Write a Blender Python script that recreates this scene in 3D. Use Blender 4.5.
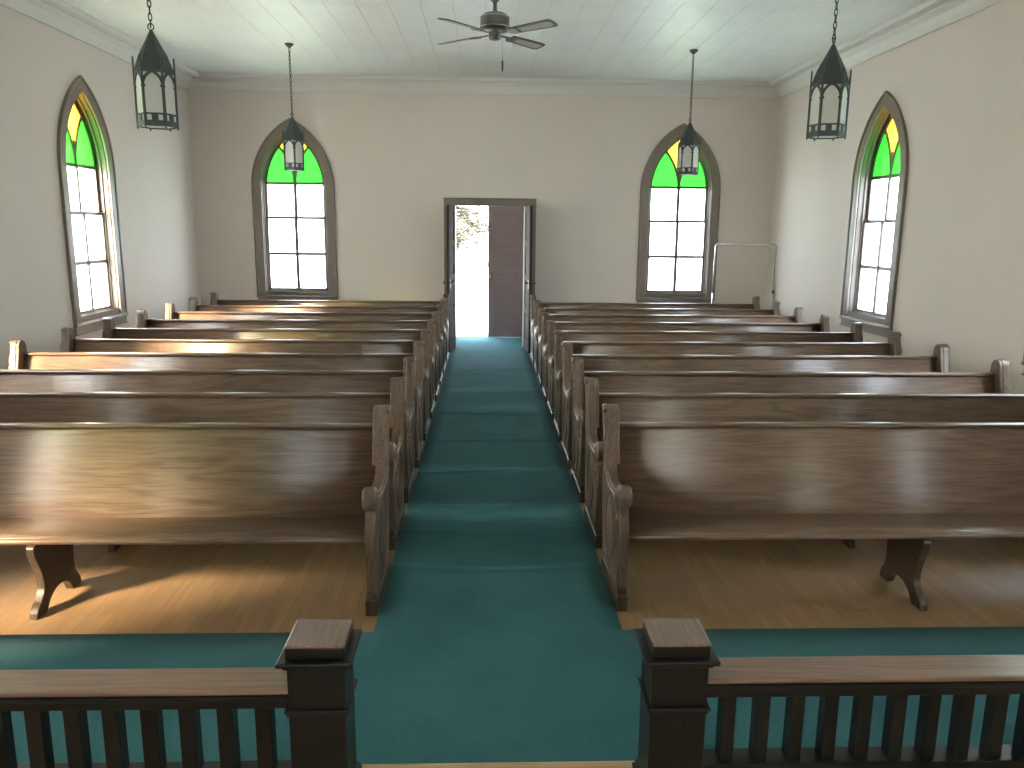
import bpy, bmesh, math, random
from mathutils import Matrix, Vector

S = bpy.context.scene
for o in list(bpy.data.objects):
    bpy.data.objects.remove(o)
COL = S.collection
random.seed(7)
PI = math.pi
def R(d): return math.radians(d)

# ------------------------------------------------------------------ camera
F_PX, PITCH, YAW, ROLL, EYE = 796.458, 0.194578, 0.0347584, 0.009221, 2.0
cd = bpy.data.cameras.new('camera')
cd.sensor_fit = 'HORIZONTAL'; cd.sensor_width = 36.0
cd.lens = F_PX * 36.0 / 1024.0
cd.clip_start = 0.05; cd.clip_end = 300
cam = bpy.data.objects.new('camera', cd); COL.objects.link(cam)
A = Matrix(((1, 0, 0), (0, 0, -1), (0, 1, 0)))
cy, sy = math.cos(YAW), math.sin(YAW)
cp, sp = math.cos(PITCH), math.sin(PITCH)
cr, sr = math.cos(ROLL), math.sin(ROLL)
Rc = (Matrix(((cr, -sr, 0), (sr, cr, 0), (0, 0, 1))) @ Matrix(((1, 0, 0), (0, cp, -sp), (0, sp, cp)))
      @ A @ Matrix(((cy, -sy, 0), (sy, cy, 0), (0, 0, 1))))
Rw = (Matrix(((1, 0, 0), (0, -1, 0), (0, 0, -1))) @ Rc).transposed()
cam.matrix_world = Matrix.Translation((0, 0, EYE)) @ Rw.to_4x4()
S.camera = cam

# ------------------------------------------------------------------ world, sun, exposure
S.view_settings.view_transform = 'Standard'
S.view_settings.look = 'None'
S.view_settings.gamma = 1.0
S.view_settings.use_curve_mapping = False
S.view_settings.exposure = 1.13

SKY, GROUND = 11.0, 7.0
w = bpy.data.worlds.new('world'); S.world = w
w.use_nodes = True
nt = w.node_tree; nt.nodes.clear()
tc = nt.nodes.new('ShaderNodeTexCoord')
sx = nt.nodes.new('ShaderNodeSeparateXYZ')
rp = nt.nodes.new('ShaderNodeValToRGB')
mr = nt.nodes.new('ShaderNodeMapRange')
bg = nt.nodes.new('ShaderNodeBackground')
out = nt.nodes.new('ShaderNodeOutputWorld')
mr.inputs['From Min'].default_value = -0.25; mr.inputs['From Max'].default_value = 1.0
e = rp.color_ramp.elements
e[0].position = 0.0; e[0].color = (0.58, 0.61, 0.60, 1)
e[1].position = 1.0; e[1].color = (0.55, 0.76, 1.0, 1)
k = e.new(0.17); k.color = (0.62, 0.66, 0.66, 1)
k = e.new(0.22); k.color = (0.86, 0.94, 1.0, 1)
k = e.new(0.55); k.color = (0.74, 0.87, 1.0, 1)
nt.links.new(tc.outputs['Generated'], sx.inputs[0])
nt.links.new(sx.outputs['Z'], mr.inputs['Value'])
nt.links.new(mr.outputs[0], rp.inputs[0])
nt.links.new(rp.outputs[0], bg.inputs[0])
bg.inputs[1].default_value = SKY
nt.links.new(bg.outputs[0], out.inputs[0])

SUN_K, SUN_S = 0.95, 0.75            # travel of the sunlight: +x, SUN_K*y, -SUN_S*z
sl = bpy.data.lights.new('sun', 'SUN')
sl.energy = 46.0; sl.color = (1.0, 0.80, 0.52); sl.angle = R(11)
sun = bpy.data.objects.new('sun', sl); COL.objects.link(sun)
sun.location = (-20, -10, 15)
sun.rotation_euler = Vector((1, SUN_K, -SUN_S)).to_track_quat('-Z', 'Y').to_euler()

# ------------------------------------------------------------------ dimensions
XL, XR, YB, YF, ZC = -4.64, 4.69, 13.2, -3.6, 4.25
WT = 0.24                               # wall thickness
DXC, DHW, DZ = 0.077, 0.585, 2.355      # entrance opening
YO = 14.50                              # outer wall of the vestibule
LEFT_W = (9.75, 6.15, 1.70)
RIGHT_W = (9.62, 6.0, 1.30)  # last one is out of view, added to light the pew fronts
BACK_W = (-3.065, 3.165)
FRONT_FILL_W = (0.05,)                       # window added in the chancel wall behind the camera to brighten the front pews

def portal(loc, direction, sx_, sy_):
    l = bpy.data.lights.new('window_daylight', 'AREA'); l.shape = 'RECTANGLE'
    l.size = sx_; l.size_y = sy_; l.cycles.is_portal = True
    o = bpy.data.objects.new('window_daylight', l); COL.objects.link(o)
    o.location = loc
    o.rotation_euler = Vector(direction).to_track_quat('-Z', 'Y').to_euler()
for y in LEFT_W: portal((XL - 0.30, y, 2.15), (1, 0, 0), 1.0, 2.55)
for y in RIGHT_W: portal((XR + 0.30, y, 2.15), (-1, 0, 0), 1.0, 2.55)
for x in BACK_W: portal((x, YB + 0.30, 2.15), (0, -1, 0), 1.0, 2.55)
for x in FRONT_FILL_W: portal((x, YF - 0.30, 2.15), (0, 1, 0), 1.0, 2.55)
portal((DXC, YO + 0.3, 1.2), (0, -1, 0), 1.3, 2.4)

# ------------------------------------------------------------------ materials
def new_mat(name):
    m = bpy.data.materials.new(name); m.use_nodes = True
    return m, m.node_tree, m.node_tree.nodes['Principled BSDF']

def plain(name, col, rough=0.5, metal=0.0, noise=0.0, scale=8.0, bump=0.0, spec=0.5):
    m, t, b = new_mat(name)
    b.inputs['Roughness'].default_value = rough
    b.inputs['Metallic'].default_value = metal
    b.inputs['Specular IOR Level'].default_value = spec
    b.inputs['Base Color'].default_value = (*col, 1)
    if noise or bump:
        tc = t.nodes.new('ShaderNodeTexCoord')
        n = t.nodes.new('ShaderNodeTexNoise'); n.inputs['Scale'].default_value = scale; n.inputs['Detail'].default_value = 5
        t.links.new(tc.outputs['Object'], n.inputs['Vector'])
        if noise:
            mx = t.nodes.new('ShaderNodeMix'); mx.data_type = 'RGBA'
            mx.inputs[6].default_value = (*[c * (1 - noise) for c in col], 1)
            mx.inputs[7].default_value = (*[min(1, c * (1 + noise)) for c in col], 1)
            t.links.new(n.outputs['Fac'], mx.inputs[0]); t.links.new(mx.outputs[2], b.inputs['Base Color'])
        if bump:
            bp = t.nodes.new('ShaderNodeBump'); bp.inputs['Strength'].default_value = bump; bp.inputs['Distance'].default_value = 0.01
            t.links.new(n.outputs['Fac'], bp.inputs['Height']); t.links.new(bp.outputs[0], b.inputs['Normal'])
    return m

def wood(name, dark, light, axis, rough=0.3, scale=1.0, coat=0.0, spec=0.5, per_object=True):
    """oak: fine pores stretched along `axis`, plus broad cathedral figure"""
    m, t, b = new_mat(name)
    tc = t.nodes.new('ShaderNodeTexCoord')
    vec = tc.outputs['Object']
    if per_object:
        oi = t.nodes.new('ShaderNodeObjectInfo')
        ml = t.nodes.new('ShaderNodeMath'); ml.operation = 'MULTIPLY'; ml.inputs[1].default_value = 37.0
        va = t.nodes.new('ShaderNodeVectorMath'); va.operation = 'ADD'
        t.links.new(oi.outputs['Random'], ml.inputs[0]); t.links.new(vec, va.inputs[0]); t.links.new(ml.outputs[0], va.inputs[1])
        vec = va.outputs[0]
    mp = t.nodes.new('ShaderNodeMapping')
    s = [75 * scale] * 3; s[axis] = 2.2 * scale
    mp.inputs['Scale'].default_value = s
    t.links.new(vec, mp.inputs['Vector'])
    n1 = t.nodes.new('ShaderNodeTexNoise'); n1.inputs['Scale'].default_value = 1.6; n1.inputs['Detail'].default_value = 7; n1.inputs['Roughness'].default_value = 0.65
    t.links.new(mp.outputs[0], n1.inputs['Vector'])
    mp2 = t.nodes.new('ShaderNodeMapping')
    s = [8 * scale] * 3; s[axis] = 0.7 * scale
    mp2.inputs['Scale'].default_value = s
    t.links.new(vec, mp2.inputs['Vector'])
    wv = t.nodes.new('ShaderNodeTexNoise'); wv.inputs['Scale'].default_value = 1.0; wv.inputs['Detail'].default_value = 2; wv.inputs['Distortion'].default_value = 0.6
    t.links.new(mp2.outputs[0], wv.inputs['Vector'])
    sn = t.nodes.new('ShaderNodeMath'); sn.operation = 'MULTIPLY'; sn.inputs[1].default_value = 52
    si = t.nodes.new('ShaderNodeMath'); si.operation = 'SINE'
    t.links.new(wv.outputs['Fac'], sn.inputs[0]); t.links.new(sn.outputs[0], si.inputs[0])
    ma = t.nodes.new('ShaderNodeMath'); ma.operation = 'MULTIPLY_ADD'; ma.inputs[1].default_value = 0.085
    t.links.new(si.outputs[0], ma.inputs[0]); t.links.new(n1.outputs['Fac'], ma.inputs[2])
    r = t.nodes.new('ShaderNodeValToRGB')
    r.color_ramp.elements[0].position = 0.28; r.color_ramp.elements[0].color = (*dark, 1)
    r.color_ramp.elements[1].position = 0.72; r.color_ramp.elements[1].color = (*light, 1)
    t.links.new(ma.outputs[0], r.inputs[0]); t.links.new(r.outputs[0], b.inputs['Base Color'])
    b.inputs['Roughness'].default_value = rough
    b.inputs['Specular IOR Level'].default_value = spec
    b.inputs['Coat Weight'].default_value = coat; b.inputs['Coat Roughness'].default_value = 0.12
    bp = t.nodes.new('ShaderNodeBump'); bp.inputs['Strength'].default_value = 0.08; bp.inputs['Distance'].default_value = 0.003
    t.links.new(ma.outputs[0], bp.inputs['Height']); t.links.new(bp.outputs[0], b.inputs['Normal'])
    return m

def floor_boards(name, width=0.057, length=1.3):
    m, t, b = new_mat(name)
    tc = t.nodes.new('ShaderNodeTexCoord')
    mp = t.nodes.new('ShaderNodeMapping'); mp.inputs['Rotation'].default_value = (0, 0, PI / 2)
    t.links.new(tc.outputs['Object'], mp.inputs['Vector'])
    br = t.nodes.new('ShaderNodeTexBrick')
    br.offset = 0.37; br.squash = 1.0
    br.inputs['Color1'].default_value = (0.30, 0.178, 0.088, 1)
    br.inputs['Color2'].default_value = (0.36, 0.220, 0.112, 1)
    br.inputs['Mortar'].default_value = (0.20, 0.115, 0.055, 1)
    br.inputs['Scale'].default_value = 1.0
    br.inputs['Mortar Size'].default_value = 0.0012
    br.inputs['Brick Width'].default_value = length; br.inputs['Row Height'].default_value = width
    t.links.new(mp.outputs[0], br.inputs['Vector'])
    mp2 = t.nodes.new('ShaderNodeMapping'); mp2.inputs['Scale'].default_value = (60, 3, 60)
    t.links.new(tc.outputs['Object'], mp2.inputs['Vector'])
    n = t.nodes.new('ShaderNodeTexNoise'); n.inputs['Scale'].default_value = 1; n.inputs['Detail'].default_value = 6
    t.links.new(mp2.outputs[0], n.inputs['Vector'])
    n2 = t.nodes.new('ShaderNodeTexNoise'); n2.inputs['Scale'].default_value = 1.4; n2.inputs['Detail'].default_value = 3
    t.links.new(tc.outputs['Object'], n2.inputs['Vector'])
    mr = t.nodes.new('ShaderNodeMapRange'); mr.inputs['To Min'].default_value = 0.7; mr.inputs['To Max'].default_value = 1.3
    t.links.new(n.outputs['Fac'], mr.inputs['Value'])
    mx = t.nodes.new('ShaderNodeMix'); mx.data_type = 'RGBA'; mx.blend_type = 'MULTIPLY'; mx.inputs[0].default_value = 1
    t.links.new(br.outputs['Color'], mx.inputs[6]); t.links.new(mr.outputs[0], mx.inputs[7])
    t.links.new(mx.outputs[2], b.inputs['Base Color'])
    mr2 = t.nodes.new('ShaderNodeMapRange'); mr2.inputs['To Min'].default_value = 0.28; mr2.inputs['To Max'].default_value = 0.52
    t.links.new(n2.outputs['Fac'], mr2.inputs['Value']); t.links.new(mr2.outputs[0], b.inputs['Roughness'])
    bp = t.nodes.new('ShaderNodeBump'); bp.inputs['Strength'].default_value = 0.25; bp.inputs['Distance'].default_value = 0.002
    t.links.new(br.outputs['Fac'], bp.inputs['Height']); bp.invert = True
    t.links.new(bp.outputs[0], b.inputs['Normal'])
    return m

def carpet_mat(name):
    m, t, b = new_mat(name)
    tc = t.nodes.new('ShaderNodeTexCoord')
    n = t.nodes.new('ShaderNodeTexNoise'); n.inputs['Scale'].default_value = 260; n.inputs['Detail'].default_value = 3
    t.links.new(tc.outputs['Object'], n.inputs['Vector'])
    n2 = t.nodes.new('ShaderNodeTexNoise'); n2.inputs['Scale'].default_value = 2.2; n2.inputs['Detail'].default_value = 4
    t.links.new(tc.outputs['Object'], n2.inputs['Vector'])
    ad = t.nodes.new('ShaderNodeMath'); ad.operation = 'MULTIPLY_ADD'; ad.inputs[1].default_value = 0.55
    t.links.new(n2.outputs['Fac'], ad.inputs[0]); t.links.new(n.outputs['Fac'], ad.inputs[2])
    r = t.nodes.new('ShaderNodeValToRGB')
    r.color_ramp.elements[0].position = 0.5; r.color_ramp.elements[0].color = (0.021, 0.090, 0.105, 1)
    r.color_ramp.elements[1].position = 1.05; r.color_ramp.elements[1].color = (0.050, 0.160, 0.178, 1)
    t.links.new(ad.outputs[0], r.inputs[0]); t.links.new(r.outputs[0], b.inputs['Base Color'])
    b.inputs['Roughness'].default_value = 0.9
    b.inputs['Specular IOR Level'].default_value = 0.08
    b.inputs['Sheen Weight'].default_value = 0.10
    b.inputs['Sheen Tint'].default_value = (0.5, 0.8, 0.85, 1)
    bp = t.nodes.new('ShaderNodeBump'); bp.inputs['Strength'].default_value = 0.5; bp.inputs['Distance'].default_value = 0.004
    t.links.new(n.outputs['Fac'], bp.inputs['Height']); t.links.new(bp.outputs[0], b.inputs['Normal'])
    return m

def tin_ceiling(name):
    """pressed tin: 0.61 m sheets seamed along the room, small embossed squares"""
    m, t, b = new_mat(name)
    tc = t.nodes.new('ShaderNodeTexCoord')
    sp_ = t.nodes.new('ShaderNodeSeparateXYZ'); t.links.new(tc.outputs['Object'], sp_.inputs[0])
    def mth(op, a, v=None, c=None):
        x = t.nodes.new('ShaderNodeMath'); x.operation = op
        for i, q in enumerate((a, v, c)):
            if q is None: continue
            if isinstance(q, (int, float)): x.inputs[i].default_value = q
            else: t.links.new(q, x.inputs[i])
        return x.outputs[0]
    def seam(c, period, wd):
        f = mth('FRACT', mth('MULTIPLY', c, 1 / period))
        d = mth('ABSOLUTE', mth('SUBTRACT', f, 0.5))
        mrn = t.nodes.new('ShaderNodeMapRange')
        mrn.inputs['From Min'].default_value = 0.5 - wd / period; mrn.inputs['From Max'].default_value = 0.5
        t.links.new(d, mrn.inputs['Value']); return mrn.outputs[0]
    s1 = seam(sp_.outputs['X'], 0.335, 0.006)
    s2 = seam(sp_.outputs['Y'], 0.67, 0.006)
    smax = mth('MAXIMUM', s1, mth('MULTIPLY', s2, 0.45))
    e1 = mth('COSINE', mth('MULTIPLY', sp_.outputs['X'], 2 * PI / 0.1525))
    e2 = mth('COSINE', mth('MULTIPLY', sp_.outputs['Y'], 2 * PI / 0.1525))
    em = mth('MULTIPLY', e1, e2)
    n = t.nodes.new('ShaderNodeTexNoise'); n.inputs['Scale'].default_value = 2.5; n.inputs['Detail'].default_value = 5
    t.links.new(tc.outputs['Object'], n.inputs['Vector'])
    mx = t.nodes.new('ShaderNodeMix'); mx.data_type = 'RGBA'
    mx.inputs[6].default_value = (0.60, 0.625, 0.60, 1); mx.inputs[7].default_value = (0.72, 0.745, 0.715, 1)
    t.links.new(n.outputs['Fac'], mx.inputs[0])
    mx2 = t.nodes.new('ShaderNodeMix'); mx2.data_type = 'RGBA'
    mx2.inputs[7].default_value = (0.50, 0.51, 0.47, 1)
    t.links.new(mth('MULTIPLY', smax, 0.5), mx2.inputs[0]); t.links.new(mx.outputs[2], mx2.inputs[6])
    t.links.new(mx2.outputs[2], b.inputs['Base Color'])
    b.inputs['Roughness'].default_value = 0.42
    hh = mth('SUBTRACT', mth('MULTIPLY', em, 0.3), smax)
    bp = t.nodes.new('ShaderNodeBump'); bp.inputs['Strength'].default_value = 0.6; bp.inputs['Distance'].default_value = 0.010
    t.links.new(hh, bp.inputs['Height']); t.links.new(bp.outputs[0], b.inputs['Normal'])
    return m

def pane_mat(name, col, scatter):
    m = bpy.data.materials.new(name); m.use_nodes = True
    t = m.node_tree; t.nodes.clear()
    o = t.nodes.new('ShaderNodeOutputMaterial')
    tr = t.nodes.new('ShaderNodeBsdfTransparent'); tr.inputs[0].default_value = (*col, 1)
    tl = t.nodes.new('ShaderNodeBsdfTranslucent'); tl.inputs[0].default_value = (*col, 1)
    gl = t.nodes.new('ShaderNodeBsdfGlossy'); gl.inputs['Roughness'].default_value = 0.15
    tc = t.nodes.new('ShaderNodeTexCoord'); n = t.nodes.new('ShaderNodeTexNoise'); n.inputs['Scale'].default_value = 9
    t.links.new(tc.outputs['Object'], n.inputs['Vector'])
    mr = t.nodes.new('ShaderNodeMapRange'); mr.inputs['To Min'].default_value = scatter - 0.1; mr.inputs['To Max'].default_value = scatter + 0.1
    t.links.new(n.outputs['Fac'], mr.inputs['Value'])
    m1 = t.nodes.new('ShaderNodeMixShader')
    t.links.new(mr.outputs[0], m1.inputs[0]); t.links.new(tr.outputs[0], m1.inputs[1]); t.links.new(tl.outputs[0], m1.inputs[2])
    m2 = t.nodes.new('ShaderNodeMixShader'); m2.inputs[0].default_value = 0.03
    t.links.new(m1.outputs[0], m2.inputs[1]); t.links.new(gl.outputs[0], m2.inputs[2])
    t.links.new(m2.outputs[0], o.inputs[0])
    return m

M = {}
M['wall'] = plain('beige_plaster', (0.665, 0.60, 0.55), 0.75, noise=0.03, scale=1.3, bump=0.08)
M['ceiling'] = tin_ceiling('pressed_tin_ceiling')
M['white_trim'] = plain('white_trim_paint', (0.66, 0.65, 0.62), 0.5, noise=0.03, scale=4)
M['trim'] = plain('taupe_trim_paint', (0.20, 0.165, 0.135), 0.4, noise=0.10, scale=6)
M['dark_trim'] = plain('dark_jamb_paint', (0.12, 0.095, 0.08), 0.45, noise=0.1, scale=6)
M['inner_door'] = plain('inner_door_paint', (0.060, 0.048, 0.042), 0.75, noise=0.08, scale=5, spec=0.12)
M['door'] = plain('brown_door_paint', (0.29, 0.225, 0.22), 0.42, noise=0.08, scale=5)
M['floor'] = floor_boards('oak_floorboards')
M['platform'] = wood('oak_platform_boards', (0.36, 0.22, 0.11), (0.56, 0.38, 0.21), 0, 0.35, per_object=False)
M['carpet'] = carpet_mat('teal_carpet')
PD, PL = (0.112, 0.068, 0.045), (0.245, 0.160, 0.108)
M['pew_x'] = wood('varnished_oak_along', PD, PL, 0, 0.32)
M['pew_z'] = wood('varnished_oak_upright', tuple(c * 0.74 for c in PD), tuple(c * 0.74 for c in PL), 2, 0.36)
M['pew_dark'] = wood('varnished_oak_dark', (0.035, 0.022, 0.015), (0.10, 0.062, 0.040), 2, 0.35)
M['rail_top'] = wood('brown_rail_oak', (0.15, 0.085, 0.055), (0.27, 0.165, 0.11), 0, 0.32)
M['cap_top'] = wood('brown_cap_oak', (0.13, 0.075, 0.055), (0.22, 0.135, 0.10), 1, 0.32)
M['ebony'] = wood('black_stained_oak', (0.0045, 0.0042, 0.0045), (0.010, 0.009, 0.009), 2, 0.36, spec=0.3)
M['ebony_x'] = wood('black_stained_oak_along', (0.0045, 0.0042, 0.0045), (0.010, 0.009, 0.009), 0, 0.36, spec=0.3)
M['lantern'] = plain('dark_green_lantern_metal', (0.050, 0.066, 0.068), 0.5, 0.3, noise=0.2, scale=20)
M['milk'] = None
M['chain'] = plain('blackened_chain', (0.025, 0.025, 0.022), 0.4, 0.7)
M['fan_metal'] = plain('grey_fan_metal', (0.13, 0.13, 0.125), 0.38, 0.7, noise=0.1, scale=15)
M['bright_metal'] = plain('polished_metal', (0.62, 0.60, 0.56), 0.2, 1.0, noise=0.05, scale=20)
M['blade'] = wood('brown_fan_blade', (0.075, 0.06, 0.05), (0.13, 0.105, 0.085), 0, 0.4)
M['cane'] = plain('pale_cane_inset', (0.42, 0.40, 0.35), 0.6, noise=0.15, scale=60)
M['chrome'] = plain('chrome_tube', (0.66, 0.67, 0.68), 0.18, 1.0, noise=0.03, scale=10)
M['black'] = plain('black_rubber', (0.02, 0.02, 0.02), 0.5, noise=0.1, scale=20)
M['brass'] = plain('worn_brass', (0.20, 0.17, 0.13), 0.3, 1.0, noise=0.12, scale=25)
M['clear'] = pane_mat('frosted_window_glass', (0.97, 0.98, 0.99), 0.45)
M['green'] = pane_mat('green_stained_glass', (0.10, 0.51, 0.09), 0.45)
M['yellow'] = pane_mat('amber_stained_glass', (0.58, 0.45, 0.12), 0.45)
M['gravel'] = plain('pale_gravel', (0.55, 0.53, 0.49), 0.9, noise=0.2, scale=14, bump=0.4)
M['bark'] = plain('grey_bark', (0.045, 0.036, 0.028), 0.9, noise=0.3, scale=20, bump=0.6)
M['leaf'] = plain('sunlit_leaves', (0.042, 0.037, 0.027), 0.7, noise=0.3, scale=3)
def milk():
    m, t, b = new_mat('milky_lantern_glass')
    b.inputs['Base Color'].default_value = (0.86, 0.86, 0.84, 1)
    b.inputs['Roughness'].default_value = 0.3
    b.inputs['Transmission Weight'].default_value = 0.0
    tl = t.nodes.new('ShaderNodeBsdfTranslucent'); tl.inputs[0].default_value = (0.85, 0.85, 0.82, 1)
    n = t.nodes.new('ShaderNodeTexNoise'); n.inputs['Scale'].default_value = 6
    r = t.nodes.new('ShaderNodeMapRange'); r.inputs['To Min'].default_value = 0.45; r.inputs['To Max'].default_value = 0.6
    mx = t.nodes.new('ShaderNodeMixShader')
    t.links.new(n.outputs['Fac'], r.inputs['Value']); t.links.new(r.outputs[0], mx.inputs[0])
    t.links.new(b.outputs[0], mx.inputs[1]); t.links.new(tl.outputs[0], mx.inputs[2])
    t.links.new(mx.outputs[0], t.nodes['Material Output'].inputs[0])
    return m
M['milk'] = milk()

# ------------------------------------------------------------------ mesh helpers
I4 = Matrix.Identity(4)
def T(x, y, z): return Matrix.Translation((x, y, z))
def RX(a): return Matrix.Rotation(a, 4, 'X')
def RY(a): return Matrix.Rotation(a, 4, 'Y')
def RZ(a): return Matrix.Rotation(a, 4, 'Z')
# a profile drawn in (u, v) put upright: u -> world y, v -> z, extrusion -> x
M_YZ = Matrix(((0, 0, 1, 0), (1, 0, 0, 0), (0, 1, 0, 0), (0, 0, 0, 1)))
# u -> x, v -> z, extrusion -> -y
M_XZ = Matrix(((1, 0, 0, 0), (0, 0, -1, 0), (0, 1, 0, 0), (0, 0, 0, 1)))

class MB:
    def __init__(self): self.bm = bmesh.new()
    def _mark(self): self._n = len(self.bm.verts)
    def box(self, x0, x1, y0, y1, z0, z1, mat=I4, bevel=0.0, seg=2):
        b = bmesh.new()
        bmesh.ops.create_cube(b, size=1.0)
        bmesh.ops.scale(b, vec=(x1 - x0, y1 - y0, z1 - z0), verts=b.verts)
        bmesh.ops.translate(b, vec=((x0 + x1) / 2, (y0 + y1) / 2, (z0 + z1) / 2), verts=b.verts)
        if bevel:
            bmesh.ops.bevel(b, geom=list(b.edges), offset=bevel, segments=seg, profile=0.5, affect='EDGES')
        self._merge(b, mat); return self
    def _merge(self, b, mat=I4, smooth=None):
        if smooth is not None:
            for f in b.faces: f.smooth = smooth
        b.transform(mat)
        me = bpy.data.meshes.new('tmp'); b.to_mesh(me); b.free()
        self.bm.from_mesh(me); bpy.data.meshes.remove(me)
    def prism(self, outlines, thick, mat=I4, bevel=0.0, res=1):
        """closed outlines (outer + holes) in (u,v), extruded symmetrically by `thick`"""
        cu = bpy.data.curves.new('tmp', 'CURVE'); cu.dimensions = '2D'; cu.fill_mode = 'BOTH'
        cu.extrude = max(thick / 2 - bevel, 0); cu.bevel_depth = bevel; cu.bevel_resolution = res; cu.offset = -bevel
        for pts in outlines:
            s = cu.splines.new('POLY'); s.points.add(len(pts) - 1)
            for p, q in zip(s.points, pts): p.co = (q[0], q[1], 0, 1)
            s.use_cyclic_u = True
        ob = bpy.data.objects.new('tmp', cu); COL.objects.link(ob)
        dg = bpy.context.evaluated_depsgraph_get(); dg.update()
        me = bpy.data.meshes.new_from_object(ob.evaluated_get(dg))
        b = bmesh.new(); b.from_mesh(me)
        bmesh.ops.remove_doubles(b, verts=b.verts, dist=1e-5)
        bpy.data.objects.remove(ob); bpy.data.curves.remove(cu); bpy.data.meshes.remove(me)
        self._merge(b, mat, False); return self
    def sweep(self, sect, x0, x1, mat=I4, smooth=True):
        """cross-section [(y,z)] closed, extruded from x0 to x1"""
        b = bmesh.new()
        a = [b.verts.new((x0, p[0], p[1])) for p in sect]; c = [b.verts.new((x1, p[0], p[1])) for p in sect]
        n = len(sect)
        for i in range(n):
            f = b.faces.new((a[i], a[(i + 1) % n], c[(i + 1) % n], c[i])); f.smooth = smooth
        b.faces.new(a[::-1]); b.faces.new(c)
        bmesh.ops.recalc_face_normals(b, faces=b.faces)
        self._merge(b, mat); return self
    def lathe(self, prof, n=24, mat=I4, smooth=True):
        """profile [(r,z)] around z"""
        b = bmesh.new(); rings = []
        for r, z in prof:
            if r < 1e-6: rings.append([b.verts.new((0, 0, z))])
            else: rings.append([b.verts.new((r * math.cos(2 * PI * i / n), r * math.sin(2 * PI * i / n), z)) for i in range(n)])
        for p, q in zip(rings, rings[1:]):
            for i in range(n):
                j = (i + 1) % n
                vs = [p[i % len(p)], p[j % len(p)], q[j % len(q)], q[i % len(q)]]
                vs = list(dict.fromkeys(vs))
                if len(vs) > 2: b.faces.new(vs).smooth = smooth
        for rg, rev in ((rings[0], True), (rings[-1], False)):
            if len(rg) > 1: b.faces.new(rg[::-1] if rev else rg)
        bmesh.ops.recalc_face_normals(b, faces=b.faces)
        self._merge(b, mat); return self
    def tube(self, pts, r, n=8, closed=False, mat=I4):
        pts = [Vector(p) for p in pts]; b = bmesh.new(); rings = []
        rs = r if isinstance(r, (list, tuple)) else [r] * len(pts)
        N = len(pts); up = None
        for i, p in enumerate(pts):
            a = pts[(i - 1) % N] if (closed or i > 0) else p
            c = pts[(i + 1) % N] if (closed or i < N - 1) else p
            d = (c - a).normalized()
            if up is None:
                up = d.orthogonal().normalized()
            else:
                up = (up - d * up.dot(d)).normalized()
            s = d.cross(up)
            rings.append([b.verts.new(p + (up * math.cos(2 * PI * k / n) + s * math.sin(2 * PI * k / n)) * rs[i]) for k in range(n)])
        for i in range(N if closed else N - 1):
            p, q = rings[i], rings[(i + 1) % N]
            for k in range(n):
                b.faces.new((p[k], p[(k + 1) % n], q[(k + 1) % n], q[k])).smooth = True
        if not closed:
            b.faces.new(rings[0][::-1]); b.faces.new(rings[-1])
        bmesh.ops.recalc_face_normals(b, faces=b.faces)
        self._merge(b, mat); return self
    def ball(self, c, r, sub=1, scale=(1, 1, 1), mat=I4):
        b = bmesh.new(); bmesh.ops.create_icosphere(b, subdivisions=sub, radius=r)
        bmesh.ops.scale(b, vec=scale, verts=b.verts); bmesh.ops.translate(b, vec=c, verts=b.verts)
        self._merge(b, mat, True); return self
    def build(self, name, mat, parent=None, loc=None, **props):
        me = bpy.data.meshes.new(name); self.bm.to_mesh(me); self.bm.free()
        me.materials.append(mat)
        o = bpy.data.objects.new(name, me); COL.objects.link(o)
        if parent: o.parent = parent
        if loc: o.location = loc
        for k_, v in props.items(): o[k_] = v
        return o

def empty(name, loc=(0, 0, 0), rz=0.0, **props):
    o = bpy.data.objects.new(name, None); COL.objects.link(o)
    o.location = loc; o.rotation_euler = (0, 0, rz); o.empty_display_size = 0.2
    for k_, v in props.items(): o[k_] = v
    return o
def copy_tree(o, parent=None):
    c = o.copy(); COL.objects.link(c)
    if parent: c.parent = parent
    for ch in o.children: copy_tree(ch, c)
    return c
ST = dict(kind='structure')

# ------------------------------------------------------------------ arches
AC, ZS = 0.52, 2.60                     # arc centre offset and springing height of every window
def arch(a, z0, n=14, ac=AC, zs=ZS):
    """pointed-arch outline of half width a from sill z0 (concentric family)"""
    r = a + ac; top = math.acos(ac / r)
    p = [(-a, z0), (a, z0)]
    p += [(-ac + r * math.cos(top * i / n), zs + r * math.sin(top * i / n)) for i in range(n + 1)]
    p += [(ac - r * math.cos(top * (n - i) / n), zs + r * math.sin(top * (n - i) / n)) for i in range(1, n + 1)]
    return p
def arcpts(cx, cz, r, a0, a1, n): return [(cx + r * math.cos(a0 + (a1 - a0) * i / n), cz + r * math.sin(a0 + (a1 - a0) * i / n)) for i in range(n + 1)]
def rect(u0, u1, v0, v1): return [(u0, v0), (u1, v0), (u1, v1), (u0, v1)]

# ------------------------------------------------------------------ room shell
def shift(pts, du): return [(u + du, v) for u, v in pts]
HOLE_A, HOLE_Z = 0.535, 0.90
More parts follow.
